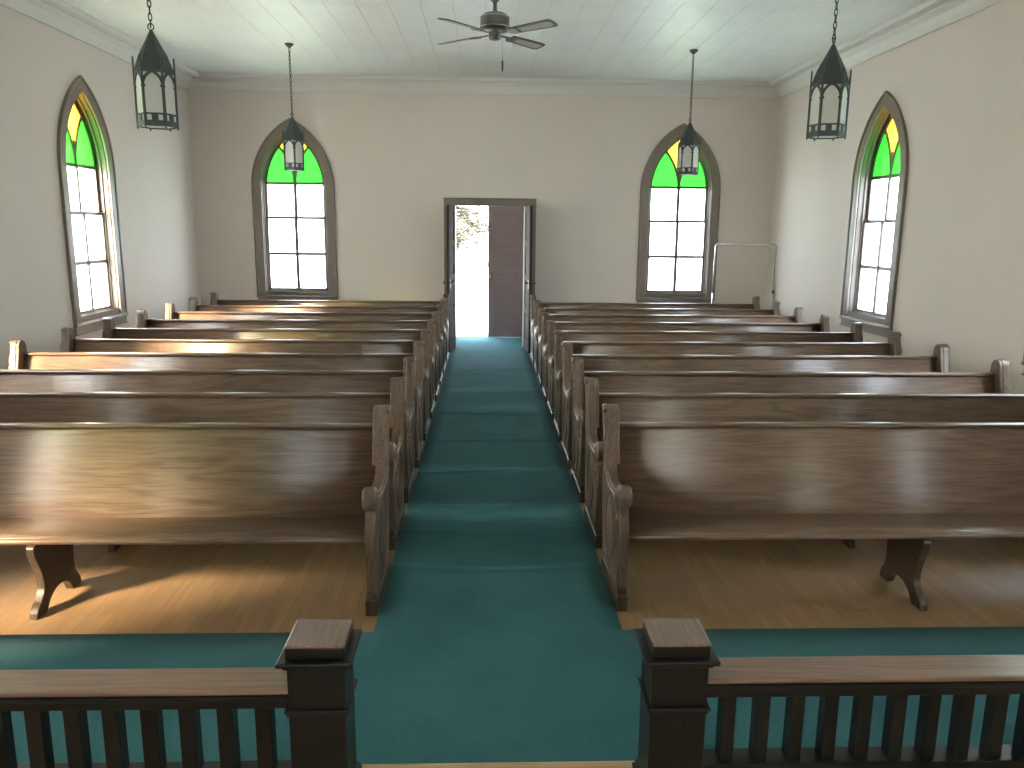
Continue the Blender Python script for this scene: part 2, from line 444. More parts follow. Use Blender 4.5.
# walls run from the floor line to just under the ceiling slab
mb = MB(); mb.prism([rect(YF - WT, YB, -0.1, ZC)] + [shift(arch(HOLE_A, HOLE_Z), y) for y in LEFT_W], WT, T(XL - WT / 2, 0, 0) @ M_YZ)
mb.build('wall_left', M['wall'], **ST)
mb = MB(); mb.prism([rect(YF - WT, YB, -0.1, ZC)] + [shift(arch(HOLE_A, HOLE_Z), y) for y in RIGHT_W], WT, T(XR + WT / 2, 0, 0) @ M_YZ)
mb.build('wall_right', M['wall'], **ST)
mb = MB()
outer = [(XL - WT, -0.1), (DXC - DHW, -0.1), (DXC - DHW, DZ), (DXC + DHW, DZ), (DXC + DHW, -0.1), (XR + WT, -0.1), (XR + WT, ZC), (XL - WT, ZC)]
mb.prism([outer] + [shift(arch(HOLE_A, HOLE_Z), x) for x in BACK_W], WT, T(0, YB + WT / 2, 0) @ M_XZ)
mb.build('wall_back', M['wall'], **ST)
mb = MB(); mb.prism([rect(XL, XR, -0.1, ZC)] + [shift(arch(HOLE_A, HOLE_Z), x) for x in FRONT_FILL_W], WT, T(0, YF - WT / 2, 0) @ M_XZ); mb.build('wall_front', M['wall'], **ST)
mb = MB(); mb.box(XL - WT, XR + WT, YF - WT, YB + WT, ZC, ZC + 0.15); mb.build('ceiling', M['ceiling'], **ST)
mb = MB(); mb.box(XL - WT, XR + WT, YF - WT, YB + WT, -0.12, 0.0); mb.build('floor', M['floor'], **ST)
# raised platform the photographer stands on
PZ, PY = 0.30, 2.295
mb = MB(); mb.box(XL, XR, YF, PY - 0.02, 0.0, PZ - 0.03); mb.box(XL, XR, YF, PY, PZ - 0.03, PZ, bevel=0.006)
mb.build('platform_floor', M['platform'], **ST)
# vestibule beyond the entrance
mb = MB()
mb.box(-1.25, -1.10, YB + WT, YO, 0, 2.75); mb.build('wall_vestibule_left', M['wall'], **ST)
mb = MB(); mb.box(1.27, 1.42, YB + WT, YO, 0, 2.75); mb.build('wall_vestibule_right', M['wall'], **ST)
mb = MB(); mb.box(-1.25, 1.42, YB + WT, YO + 0.2, 2.75, 2.85); mb.build('ceiling_vestibule', M['white_trim'], **ST)
mb = MB(); mb.box(-1.25, 1.42, YB + WT, YO + 0.2, -0.12, 0.008); mb.box(DXC - DHW, DXC + DHW, YB + 0.004, YB + WT, -0.001, 0.008); mb.build('floor_vestibule', M['carpet'], **ST)
OX0, OX1, OZ = -0.575, 0.735, 2.425
mb = MB(); mb.prism([[(-1.25, 0), (OX0, 0), (OX0, OZ), (OX1, OZ), (OX1, 0), (1.42, 0), (1.42, 2.75), (-1.25, 2.75)]], 0.2, T(0, YO + 0.1, 0) @ M_XZ)
mb.build('wall_vestibule_end', M['wall'], **ST)

# cornice: cove, flat soffit and outer bead
def cornice(L0, L1, mat, name):
    sect = [(0, 0), (0, -0.19), (0.012, -0.205), (0.03, -0.20), (0.045, -0.15), (0.085, -0.095), (0.135, -0.065), (0.15, -0.055), (0.15, -0.04),
            (0.255, -0.04), (0.262, -0.052), (0.28, -0.05), (0.288, -0.035), (0.29, 0)]
    MB().sweep(sect, L0, L1, mat, smooth=False).build(name, M['white_trim'], **ST)
cornice(XL, XR, T(0, YB, ZC) @ Matrix.Scale(-1, 4, (0, 1, 0)), 'trim_1')
cornice(YF, YB, T(XL, 0, ZC) @ Matrix(((0, 1, 0, 0), (1, 0, 0, 0), (0, 0, 1, 0), (0, 0, 0, 1))), 'trim_2')
cornice(YF, YB, T(XR, 0, ZC) @ Matrix(((0, -1, 0, 0), (1, 0, 0, 0), (0, 0, 1, 0), (0, 0, 0, 1))), 'trim_3')
# baseboards
def basebd(x0, x1, y0, y1, name): MB().box(x0, x1, y0, y1, 0, 0.17).box(x0, x1, y0, y1, 0.17, 0.185, bevel=0.005).build(name, M['trim'], **ST)
basebd(XL, XL + 0.02, PY, YB, 'baseboard_left'); basebd(XR - 0.02, XR, PY, YB, 'baseboard_right')
MB().box(XL, DXC - DHW - 0.16, YB - 0.02, YB, 0, 0.185, bevel=0.004).box(DXC + DHW + 0.16, XR, YB - 0.02, YB, 0, 0.185, bevel=0.004).build('baseboard_back', M['trim'], **ST)

# ------------------------------------------------------------------ windows
GA, GZ = 0.445, 0.965                   # glass half width and foot
def make_window():
    """local frame: u=x along the wall, z up, room at -y, wall face at y=0"""
    root = empty('window_1', **ST)
    B = lambda d: T(0, d, 0) @ M_XZ
    mb = MB()
    mb.prism([arch(0.635, 0.86), arch(0.505, 0.88)], 0.028, B(-0.014), 0.006)
    mb.prism([arch(0.655, 0.86), arch(0.625, 0.88)], 0.040, B(-0.020), 0.006)
    mb.build('casing', M['trim'], root)
    MB().prism([arch(0.534, 0.901), arch(0.497, 0.945)], 0.238, B(0.121)).build('jamb', M['dark_trim'], root)
    mb = MB(); mb.prism([arch(0.498, 0.944), arch(0.478, 0.955)], 0.022, B(0.070), 0.005)
    mb.prism([arch(0.498, 0.944), arch(0.470, 0.955)], 0.018, B(0.154), 0.005)
    mb.build('stop_molding', M['trim'], root)
    mb = MB()
    mb.box(-0.66, 0.66, -0.048, 0.06, 0.835, 0.868, bevel=0.008); mb.box(-0.645, 0.645, -0.026, 0, 0.745, 0.835, bevel=0.005)
    mb.box(-0.66, 0.66, -0.036, 0, 0.745, 0.76, bevel=0.004)
    mb.box(-0.497, 0.497, 0.0, 0.235, 0.868, 0.945)
    mb.build('sill', M['trim'], root)
    MEET = 2.115
    # upper sash with the arched head
    up = MB(); up.prism([arch(0.490, MEET - 0.02), arch(GA, MEET + 0.02)], 0.036, B(0.130), 0.004)
    up.box(-GA, GA, 0.116, 0.144, 2.637, 2.680)
    up.box(-0.024, 0.024, 0.112, 0.148, MEET, 2.66)
    us = up.build('upper_sash', M['dark_trim'], root)
    # tracery: mullion forking into two arcs
    r = GA + AC
    tr = MB()
    a1 = math.acos((2 * AC + GA) / (2 * r))
    for s in (-1, 1):
        ip = arcpts(-r, ZS, r - 0.018, 0.02, a1 + 0.05, 12); op = arcpts(-r, ZS, r + 0.018, 0.02, a1 + 0.035, 12)
        pts = [(s * -u, v) for u, v in ip + op[::-1]]
        tr.prism([pts], 0.026, B(0.130))
    tr.prism([[(-0.013, 2.66), (0.013, 2.66), (0.036, 2.90), (0.0, 2.955), (-0.036, 2.90)]], 0.026, B(0.130))
    tr.build('tracery', M['dark_trim'], root)
    lo = MB(); lo.prism([rect(-0.490, 0.490, 0.945, MEET + 0.02), rect(-GA, GA, GZ + 0.02, MEET - 0.02)], 0.036, B(0.094), 0.004)
    lo.box(-GA, GA, 0.082, 0.106, 1.517, 1.561); lo.box(-0.024, 0.024, 0.076, 0.112, GZ, MEET)
    lo.build('lower_sash', M['dark_trim'], root)
    g = 0.004
    for s in (-1, 1):
        for z0, z1, d in ((GZ + 0.012, 1.53, 0.094), (1.548, MEET - 0.012, 0.094), (MEET + 0.012, 2.65, 0.130)):
            x0, x1 = sorted((s * 0.006, s * (GA + 0.006)))
            MB().box(x0, x1, d - g / 2, d + g / 2, z0, z1).build('clear_pane', M['clear'], root)
        # green lancet
        fr = arcpts(AC, ZS, r + 0.004, PI - a_start(r), PI - a1, 10) if False else None
        z_b = 2.67
        t0 = math.asin((z_b - ZS) / r)
        left = [(AC - r * math.cos(t), ZS + r * math.sin(t)) for t in [t0 + (a1 - t0) * i / 10 for i in range(11)]]
        right = [(-r + r * math.cos(t), ZS + r * math.sin(t)) for t in [a1 + (t0 - a1) * i / 10 for i in range(1, 11)]]
        pts = [(-s * u, v) for u, v in left + right]
        MB().prism([pts], g, B(0.130)).build('green_pane', M['green'], root)
    top = math.acos(AC / r)
    q = [(-r + r * math.cos(t), ZS + r * math.sin(t)) for t in [0.07 + (a1 - 0.07) * i / 10 for i in range(11)]]
    q2 = [(AC - r * math.cos(t), ZS + r * math.sin(t)) for t in [a1 + (top - a1) * i / 6 for i in range(1, 7)]]
    L = q + q2
    pts = L + [(-u, v) for u, v in L[::-1][1:]]
    MB().prism([pts], g, B(0.130)).build('amber_pane', M['yellow'], root)
    return root
win = make_window()
nwin = 0
def place_window(loc, rz, sz=1.0):
    global nwin
    nwin += 1
    o = win if nwin == 1 else copy_tree(win)
    o.name = 'window_%d' % nwin; o.location = loc; o.rotation_euler = (0, 0, rz); o.scale.z = sz
for y in LEFT_W: place_window((XL, y, 0), PI / 2)
for y in RIGHT_W: place_window((XR, y, 0.060), -PI / 2, 0.968)
for x in BACK_W: place_window((x, YB, 0), 0)
for x in FRONT_FILL_W: place_window((x, YF, 0), PI)  # unseen window added as fill light for the pews

# ------------------------------------------------------------------ entrance doors
mb = MB()
for s in (-1, 1):
    x0, x1 = sorted((DXC + s * (DHW - 0.005), DXC + s * (DHW + 0.155)))
    mb.box(x0, x1, YB - 0.032, YB, 0, DZ, bevel=0.006)
    xo0, xo1 = sorted((DXC + s * (DHW + 0.125), DXC + s * (DHW + 0.16)))
    mb.box(xo0, xo1, YB - 0.045, YB, 0, DZ + 0.095, bevel=0.006)
    xj0, xj1 = sorted((DXC + s * (DHW - 0.025), DXC + s * DHW))
    mb.box(xj0, xj1, YB - 0.03, YB + WT + 0.02, 0, DZ)
mb.box(DXC - DHW - 0.16, DXC + DHW + 0.16, YB - 0.034, YB, DZ - 0.005, DZ + 0.075, bevel=0.006)
mb.box(DXC - DHW - 0.165, DXC + DHW + 0.165, YB - 0.05, YB, DZ + 0.07, DZ + 0.098, bevel=0.006)
mb.box(DXC - DHW, DXC + DHW, YB - 0.03, YB + WT + 0.02, DZ - 0.025, DZ)
mb.build('trim_4', M['trim'], **ST)
mb = MB()
for x0, x1 in ((OX0 - 0.08, OX0 + 0.02), (OX1 - 0.02, OX1 + 0.08)): mb.box(x0, x1, YO - 0.025, YO + 0.22, 0, OZ)
mb.box(OX0 - 0.08, OX1 + 0.08, YO - 0.025, YO + 0.22, OZ - 0.02, OZ + 0.08)
mb.build('trim_5', M['trim'], **ST)

def make_door(name, wd, ht, rows, mat, th=0.044):
    """hinge at x=0, leaf along +x, room side -y"""
    root = empty(name, **ST)
    st, rl = 0.105, 0.10
    hs = (ht - rl * (rows + 1) - 0.08) / rows
    holes = []; z = 0.18
    for i in range(rows):
        holes.append(rect(st, wd - st, z, z + hs)); z += hs + rl
    MB().prism([rect(0, wd, 0.012, ht)] + holes, th, M_XZ, 0.004).build('door_frame', mat, root)
    for h in holes:
        (u0, v0), _, (u1, v1), _ = h
        mb = MB(); mb.box(u0 - 0.006, u1 + 0.006, -0.008, 0.008, v0 - 0.006, v1 + 0.006)
        mb.box(u0 + 0.03, u1 - 0.03, -0.017, 0.017, v0 + 0.03, v1 - 0.03, bevel=0.008)
        mb.build('door_panel', mat, root)
    mb = MB()
    for s in (-1, 1):
        mb.box(wd - 0.075, wd - 0.035, s * th / 2 - 0.004, s * th / 2 + 0.004, 1.03, 1.17, bevel=0.003)
        mb.lathe([(0.0, 0.07), (0.018, 0.068), (0.028, 0.055), (0.026, 0.04), (0.012, 0.028), (0.010, 0.0)], 16, T(wd - 0.055, s * th / 2, 1.12) @ RX(s * -PI / 2))
    mb.build('door_knob', M['brass'], root)
    mb = MB()
    for zz in (0.25, 1.15, ht - 0.25): mb.lathe([(0.008, -0.05), (0.008, 0.05)], 10, T(-0.004, -th / 2 - 0.004, zz)).box(-0.002, 0.03, -th / 2 - 0.002, -th / 2 + 0.001, zz - 0.05, zz + 0.05)
    mb.build('hinge', M['brass'], root)
    return root
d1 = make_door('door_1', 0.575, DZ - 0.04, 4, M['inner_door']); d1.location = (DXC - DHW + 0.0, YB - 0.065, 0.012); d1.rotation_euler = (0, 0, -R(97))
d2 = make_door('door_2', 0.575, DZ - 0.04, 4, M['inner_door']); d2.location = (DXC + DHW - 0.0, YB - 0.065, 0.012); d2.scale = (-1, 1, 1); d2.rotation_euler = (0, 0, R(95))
d3 = make_door('door_3', 0.655, OZ - 0.05, 6, M['door']); d3.location = (OX1 - 0.025, YO + 0.05, 0.004); d3.scale = (-1, 1, 1)
d4 = make_door('door_4', 0.635, OZ - 0.05, 6, M['door']); d4.location = (OX0 + 0.035, YO - 0.04, 0.02); d4.rotation_euler = (0, 0, -R(93))

# ------------------------------------------------------------------ carpet
CX0, CX1 = -0.553, 0.697
mb = MB()
ny = 230
prof = []
b = bmesh.new()
folds = [(5.05, 0.006), (5.55, 0.005), (6.35, 0.006), (7.3, 0.005), (8.4, 0.005), (9.7, 0.005), (11.2, 0.004), (4.45, 0.004)]
def cz(x, y):
    h = 0.010
    for yc, a in folds: h += 1.7 * a * math.exp(-((y - yc - 0.05 * math.sin(3 * x + yc)) / 0.025) ** 2)
    return h
def strip(x0, x1, y0, y1, nx, ny):
    vs = [[b.verts.new((x0 + (x1 - x0) * i / nx, y0 + (y1 - y0) * j / ny, cz(x0 + (x1 - x0) * i / nx, y0 + (y1 - y0) * j / ny))) for i in range(nx + 1)] for j in range(ny + 1)]
    for j in range(ny):
        for i in range(nx): b.faces.new((vs[j][i], vs[j][i + 1], vs[j + 1][i + 1], vs[j + 1][i])).smooth = True
strip(CX0, CX1, 3.685, YB + 0.0, 10, 520)
strip(XL + 0.022, CX0, PY, 3.685, 10, 4); strip(CX0, CX1, PY, 3.685, 10, 4); strip(CX1, XR - 0.022, PY, 3.685, 10, 4)
bmesh.ops.remove_doubles(b, verts=b.verts, dist=1e-4)
ex = bmesh.ops.extrude_face_region(b, geom=list(b.faces))
for v in ex['geom']:
    if isinstance(v, bmesh.types.BMVert): v.co.z = 0.001
bmesh.ops.recalc_face_normals(b, faces=b.faces)
mb._merge(b)
mb.build('carpet', M['carpet'], label='teal blue carpet running up the aisle and across the front', category='carpet')

# ------------------------------------------------------------------ pews
PEW_L, PITCH_Y, FOOT_Y = 3.53, 0.865, 3.895
def smooth_pts(ctrl, n=6):
    """Catmull-Rom through control points"""
    out = []
    P = [ctrl[0]] + ctrl + [ctrl[-1]]
    for i in range(1, len(P) - 2):
        p0, p1, p2, p3 = P[i - 1:i + 3]
        for k in range(n):
            t = k / n
            out.append(tuple(0.5 * (2 * p1[j] + (p2[j] - p0[j]) * t + (2 * p0[j] - 5 * p1[j] + 4 * p2[j] - p3[j]) * t * t + (3 * p1[j] - p0[j] - 3 * p2[j] + p3[j]) * t ** 3) for j in (0, 1)))
    out.append(ctrl[-1]); return out
FRONT = smooth_pts([(0.015, 0.115), (0.018, 0.20), (0.000, 0.31), (-0.010, 0.42), (0.012, 0.50), (0.045, 0.555)])
ARMTOP = smooth_pts([(0.092, 0.650), (0.130, 0.622), (0.22, 0.610), (0.34, 0.612), (0.425, 0.640), (0.475, 0.71), (0.508, 0.81), (0.535, 0.915)])
TOPR = arcpts(0.600, 0.927, 0.062, R(165), R(0), 12)
REAR = smooth_pts([(0.665, 0.88), (0.655, 0.76), (0.630, 0.60), (0.600, 0.40), (0.565, 0.22), (0.545, 0.115)])
SC2 = [(0.035 + 0.062 * math.cos(a), 0.620 + 0.062 * math.sin(a)) for a in [R(275) - (R(275) - R(28)) * i / 18 for i in range(19)]]
END = FRONT + SC2 + ARMTOP + TOPR + REAR
BACK_BOT, BACK_TOP = (0.475, 0.425), (0.625, 0.848)

def make_pew():
    """x along the pew from the aisle end (0) to the far end (PEW_L); y=0 front foot, faces -y"""
    root = empty('pew')
    th = 0.056
    for x0, s in ((0.0, 1), (PEW_L - th, -1)):
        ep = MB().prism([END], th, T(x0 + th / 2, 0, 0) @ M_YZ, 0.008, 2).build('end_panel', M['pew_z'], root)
        mb = MB(); mb.box(x0 - 0.002, x0 + th + 0.002, -0.032, 0.56, 0, 0.085, bevel=0.006)
        mb.box(x0 + 0.001, x0 + th - 0.001, -0.014, 0.55, 0.085, 0.118, bevel=0.008)
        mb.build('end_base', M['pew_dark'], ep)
        # thicker facing of the upright, standing in towards the bench
        up = [q for q in ARMTOP if q[1] > 0.66] + TOPR + [q for q in REAR if q[1] > 0.60]
        up = [(u + (0.004 if u < 0.59 else -0.004), v - 0.003) for u, v in up]
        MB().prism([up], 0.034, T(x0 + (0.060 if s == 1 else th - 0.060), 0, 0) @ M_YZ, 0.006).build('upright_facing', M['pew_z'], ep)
        # rolled arm knuckle, proud on both faces
        MB().lathe([(0.0, -0.008), (0.045, -0.008), (0.060, 0.004), (0.063, th / 2), (0.060, th - 0.004), (0.045, th + 0.008), (0.0, th + 0.008)], 24,
                   T(x0, 0.035, 0.620) @ RY(PI / 2)).build('arm_scroll', M['pew_z'], ep)
        # carving on the outer face
        xo = x0 - 0.002 if s == 1 else x0 + th + 0.002
        mb = MB()
        path = smooth_pts(TOPR[2:9:2] + [(0.535, 0.86), (0.515, 0.79), (0.49, 0.71), (0.45, 0.645), (0.36, 0.605), (0.25, 0.597), (0.15, 0.602), (0.095, 0.60), (0.09, 0.56), (0.075, 0.52), (0.06, 0.49)], 4)
        pts, rs = [], []
        for i, (u, v) in enumerate(path):
            pts.append((xo, u + 0.006, v - 0.014)); rs.append(0.0075 + 0.0055 * abs(math.sin(i * 0.95)) + (0.004 if i < 10 else 0.0))
        mb.tube(pts, rs, 7)
        mb.build('carving', M['pew_z'], ep)
        # leaf-shaped sunk panel with a raised bead round it
        lens = smooth_pts([(0.28, 0.145), (0.19, 0.22), (0.15, 0.33), (0.19, 0.45), (0.30, 0.555), (0.40, 0.46), (0.43, 0.34), (0.37, 0.22), (0.28, 0.145)], 5)[:-1]
        mb = MB(); mb.tube([(xo, u, v) for u, v in lens], 0.0045, 6, True)
        sl_ = smooth_pts([(0.15, 0.26), (0.125, 0.31), (0.12, 0.36), (0.135, 0.37), (0.14, 0.31), (0.15, 0.26)], 4)[:-1]
        mb.prism([sl_], 0.008, T(xo, 0, 0) @ M_YZ)
        mb.build('panel_bead', M['pew_z'], ep)
    x0, x1 = th - 0.012, PEW_L - th + 0.012
    # seat: gently dished, with a rounded nosing
    top = smooth_pts([(0.045, 0.411), (0.10, 0.418), (0.22, 0.400), (0.36, 0.374), (0.485, 0.360)], 4)
    sect = [(0.045, 0.382)] + top + [(0.485, 0.330), (0.36, 0.344), (0.22, 0.368), (0.10, 0.383)]
    MB().sweep(sect, x0, x1).build('seat', M['pew_x'], root)
    MB().sweep([(0.030 + 0.017 * math.cos(a), 0.396 + 0.0165 * math.sin(a)) for a in [2 * PI * i / 12 for i in range(12)]], x0, x1).build('seat_nosing', M['pew_x'], root)
    # backrest: curved board leaning back
    fr = smooth_pts([(0.462, 0.345), (0.478, 0.43), (0.515, 0.55), (0.562, 0.70), (0.612, 0.850)], 5)
    bk = [(u + 0.026, v - 0.008) for u, v in fr[::-1]]
    MB().sweep(fr + bk, x0, x1).build('backrest', M['pew_x'], root)
    cap = []
    cx, cz_ = 0.622, 0.861
    for i in range(16):
        a = 2 * PI * i / 16
        cap.append((cx + 0.032 * math.copysign(abs(math.cos(a)) ** 0.6, math.cos(a)), cz_ + 0.012 * math.copysign(abs(math.sin(a)) ** 0.6, math.sin(a))))
    MB().sweep(cap, x0, x1).build('top_rail', M['pew_x'], root)
    # centre support board with ogee edges and an arched foot
    lf = smooth_pts([(0.050, 0.385), (-0.006, 0.378), (-0.004, 0.32), (0.036, 0.23), (0.050, 0.14), (0.018, 0.085), (-0.018, 0.055), (-0.040, 0.03)], 5)
    arc_ = smooth_pts([(0.05, 0.0), (0.10, 0.055), (0.17, 0.085), (0.24, 0.08), (0.29, 0.05), (0.32, 0.0)], 4)
    rr = smooth_pts([(0.40, 0.0), (0.405, 0.035), (0.365, 0.10), (0.355, 0.18), (0.365, 0.26), (0.375, 0.335)], 5)
    leg = lf + [(-0.046, 0.0)] + arc_ + rr
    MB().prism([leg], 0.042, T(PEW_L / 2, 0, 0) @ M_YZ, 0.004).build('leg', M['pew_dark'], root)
    return root
pew = make_pew()
NTH = ['first', 'second', 'third', 'fourth', 'fifth', 'sixth', 'seventh', 'eighth', 'ninth', 'tenth']
npew = 0
for side in ('left', 'right'):
    for i in range(10):
        o = pew if npew == 0 else copy_tree(pew)
        npew += 1
        if side == 'left':
            o.location = (-0.560 - PEW_L * 1.017, FOOT_Y + i * PITCH_Y, 0); o.scale.x = 1.017
        else: o.location = (0.704, FOOT_Y + 0.03 + i * 0.848, 0); o.scale.x = 0.992
        for ch in o.children:
            if ch.name.startswith('leg'): ch.location.x = 0.045 if side == 'left' else -0.10
        if i == 0: lab = 'brown oak church pew in full view on the %s, frontmost beside the aisle' % side
        elif i == 9: lab = 'brown oak church pew farthest back on the %s, nearest the entrance wall' % side
        else: lab = 'brown oak church pew on the %s of the aisle, %s row from the railing' % (side, NTH[i])
        o['label'] = lab; o['category'] = 'pew'; o['group'] = 'oak pews %s of the aisle' % side

# ------------------------------------------------------------------ chancel railing
RY0 = 2.0                                # front face of the newels
def make_rail(s, xn, label, gap, bw, dz, bot):
    """s: -1 left, +1 right; xn: aisle-side face of the newel"""
    root = empty('altar_rail', (xn, RY0 + (0.008 if s < 0 else 0.0), PZ), label=label, category='railing', group='wooden altar rails either side of the aisle')
    Wn, Dn = 0.158, 0.146
    X = lambda a, b: tuple(sorted((s * a, s * b)))
    nb = MB(); x0, x1 = X(0, Wn)
    nb.box(x0, x1, 0.006, Dn + 0.006, 0.0, 0.51, bevel=0.003)
    newel = nb.build('newel_post', M['ebony'], root)
    mb = MB(); x0, x1 = X(-0.014, Wn + 0.014); mb.box(x0, x1, -0.008, Dn + 0.02, 0.0, 0.09, bevel=0.004); mb.box(*X(-0.008, Wn + 0.008), -0.002, Dn + 0.014, 0.09, 0.105, bevel=0.005)
    mb.build('newel_base', M['ebony'], newel)
    mb = MB(); sec = []
    mb.box(*X(-0.010, Wn + 0.010), -0.004, Dn + 0.016, 0.370, 0.380, bevel=0.003); mb.box(*X(-0.005, Wn + 0.005), 0.001, Dn + 0.011, 0.358, 0.370, bevel=0.003)
    mb.build('collar_molding', M['ebony'], newel)
    mb = MB(); mb.box(*X(-0.025, Wn + 0.025), -0.019, Dn + 0.031, 0.517, 0.530, bevel=0.004); mb.box(*X(-0.010, Wn + 0.010), -0.004, Dn + 0.016, 0.503, 0.517, bevel=0.004)
    cap = mb.build('newel_cap', M['ebony'], newel)
    mb = MB(); mb.box(*X(-0.002, Wn + 0.002), 0.004, Dn + 0.008, 0.530, 0.566, bevel=0.004); mb.build('cap_block', M['ebony'], cap)
    mb = MB(); mb.box(*X(-0.003, Wn + 0.003), 0.003, Dn + 0.009, 0.564, 0.573, bevel=0.004); mb.build('cap_top', M['cap_top'], cap, label='brown oak cap top')
    XE = 3.3
    mb = MB(); mb.box(*X(Wn, XE), 0.012, 0.137, 0.431 + dz, 0.445 + dz, bevel=0.005); mb.build('handrail', M['rail_top'], root, label='brown oak handrail board')
    mb = MB(); mb.box(*X(Wn, XE), 0.006, 0.138, 0.416 + dz, 0.430 + dz, bevel=0.003); mb.box(*X(Wn, XE), 0.034, 0.112, 0.376 + dz, 0.416 + dz, bevel=0.003); mb.build('upper_rail', M['ebony_x'], root)
    mb = MB(); mb.box(*X(Wn, XE), 0.034, 0.112, bot - 0.07, bot, bevel=0.003); mb.build('bottom_rail', M['ebony_x'], root)
    x = Wn + gap * 0.80
    while x < XE - 0.06:
        MB().box(*X(x - bw / 2, x + bw / 2), 0.052, 0.096, bot - 0.002, 0.378 + dz, bevel=0.002).build('baluster', M['ebony'], root)
        x += gap
    mb = MB(); mb.box(*X(XE, XE + Wn), 0.006, Dn + 0.006, 0, 0.50, bevel=0.003); mb.box(*X(XE - 0.024, XE + Wn + 0.024), -0.018, Dn + 0.03, 0.5, 0.515, bevel=0.003)
    mb.box(*X(XE, XE + Wn), 0.006, Dn + 0.006, 0.515, 0.56, bevel=0.004)
    mb.build('newel_post', M['ebony'], root)
    return root
make_rail(-1, -0.385, 'black altar rail with brown handrail in the left foreground', 0.107, 0.046, -0.012, 0.147)
make_rail(1, 0.469, 'black altar rail with brown handrail in the right foreground', 0.1005, 0.040, 0.012, 0.172)

# ------------------------------------------------------------------ lanterns
def make_lantern():
    root = empty('pendant_lantern')       # origin at the ceiling
    Rv, Zb, Ze, Zt = 0.138, -1.556, -1.165, -0.888
    ap = Rv * math.cos(PI / 6)
    MB().lathe([(0.0, 0.0), (0.052, 0.0), (0.055, -0.008), (0.045, -0.022), (0.022, -0.042), (0.010, -0.052), (0.0, -0.054)], 24).build('canopy', M['lantern'], root)
    # chain
    mb = MB(); z = -0.050; k = 0; ll = 0.056
    while z > Zt + 0.045:
        pts = []
        for i in range(12):
            a = 2 * PI * i / 12
            pts.append((0.012 * math.cos(a), 0, z - ll / 2 + (ll / 2) * math.sin(a)))
        mb.tube(pts, 0.0040, 6, True, RZ(PI / 2 * (k % 2)))
        z -= ll * 0.80; k += 1
    mb.build('chain', M['chain'], root)
    mb = MB(); mb.tube([(0.020 * math.cos(2 * PI * i / 14), 0, Zt + 0.028 + 0.022 * math.sin(2 * PI * i / 14)) for i in range(14)], 0.0042, 6, True); mb.build('hanging_ring', M['chain'], root)
    # six-sided spire roof
    prof = [(Rv * 0.985, Ze - 0.02), (Rv * 0.985, Ze), (0.10, Ze + 0.105), (0.045, Ze + 0.21), (0.012, Zt), (0.0, Zt + 0.008)]
    MB().lathe(prof, 6, smooth=False).build('spire_roof', M['lantern'], root)
    fr = MB()
    for i in range(6):
        a = i * PI / 3
        x, y = Rv * math.cos(a), Rv * math.sin(a)
        fr.box(-0.006, 0.006, -0.006, 0.006, Zb, Ze + 0.085, T(x, y, 0) @ RZ(a), 0.002, 1)
        fr.lathe([(0.0, -0.016), (0.006, -0.010), (0.006, 0.0)], 8, T(x, y, Zb))
        fr.lathe([(0.008, 0.0), (0.0, 0.02)], 6, T(x, y, Ze + 0.085))
    frame = fr.build('corner_posts', M['lantern'], root)
    W2 = Rv / 2
    for i in range(6):
        a = i * PI / 3 + PI / 6
        m = T(ap * math.cos(a), ap * math.sin(a), 0) @ RZ(a) @ M_YZ
        zb, zt = Zb, Ze
        hw = 0.057; zs = Zb + 0.275
        rr_ = hw * 1.75; cc = rr_ - hw
        tp = math.acos(cc / rr_)
        hole = [(-hw, Zb + 0.092), (hw, Zb + 0.092), (hw, zs - 0.008), (hw - 0.009, zs - 0.004), (hw - 0.009, zs + 0.006), (hw, zs + 0.012)]
        hole += [(-cc + rr_ * math.cos(0.12 + (tp - 0.12) * j / 8), zs + rr_ * math.sin(0.12 + (tp - 0.12) * j / 8)) for j in range(9)]
        hole += [(cc - rr_ * math.cos(0.12 + (tp - 0.12) * (8 - j) / 8), zs + rr_ * math.sin(0.12 + (tp - 0.12) * (8 - j) / 8)) for j in range(1, 9)]
        hole += [(-hw, zs + 0.012), (-hw + 0.009, zs + 0.006), (-hw + 0.009, zs - 0.004), (-hw, zs - 0.008)]
        sq = [rect(-0.054, -0.022, Zb + 0.040, Zb + 0.080), rect(0.022, 0.054, Zb + 0.040, Zb + 0.080)]
        tri = [[(s * 0.060, zt - 0.008), (s * 0.020, zt - 0.008), (s * 0.060, zt - 0.052)] for s in (-1, 1)]
        MB().prism([rect(-W2, W2, zb, zt), hole] + sq + tri, 0.006, m).build('arched_grille', M['lantern'], root)
        MB().box(-W2 + 0.006, W2 - 0.006, Zb + 0.02, Zt * 0 + Ze - 0.004, -0.0075, -0.0045, m).build('glass_panel', M['milk'], root)
    MB().lathe([(Rv * 0.9, Zb + 0.008), (Rv * 0.9, Zb + 0.012)], 6, smooth=False).build('bottom_glass', M['milk'], root)
    return root
lan = make_lantern()
spots = [(-2.485, 10.80, R(-13), 'dark green gothic lantern hanging before the back left window', 0),
         (2.670, 10.78, R(38), 'dark green gothic lantern hanging before the back right window', 0),
         (-2.408, 6.20, R(14), 'dark green gothic lantern hanging nearer the viewer beside the left wall', 0),
         (2.607, 6.27, R(44), 'dark green gothic lantern hanging nearer the viewer beside the right wall', 0)]
for i, (x, y, rz, lab, _) in enumerate(spots):
    o = lan if i == 0 else copy_tree(lan)
    o.location = (x, y, ZC); o.rotation_euler = (0, 0, rz)
    o['label'] = lab; o['category'] = 'lantern'; o['group'] = 'hanging gothic lanterns'

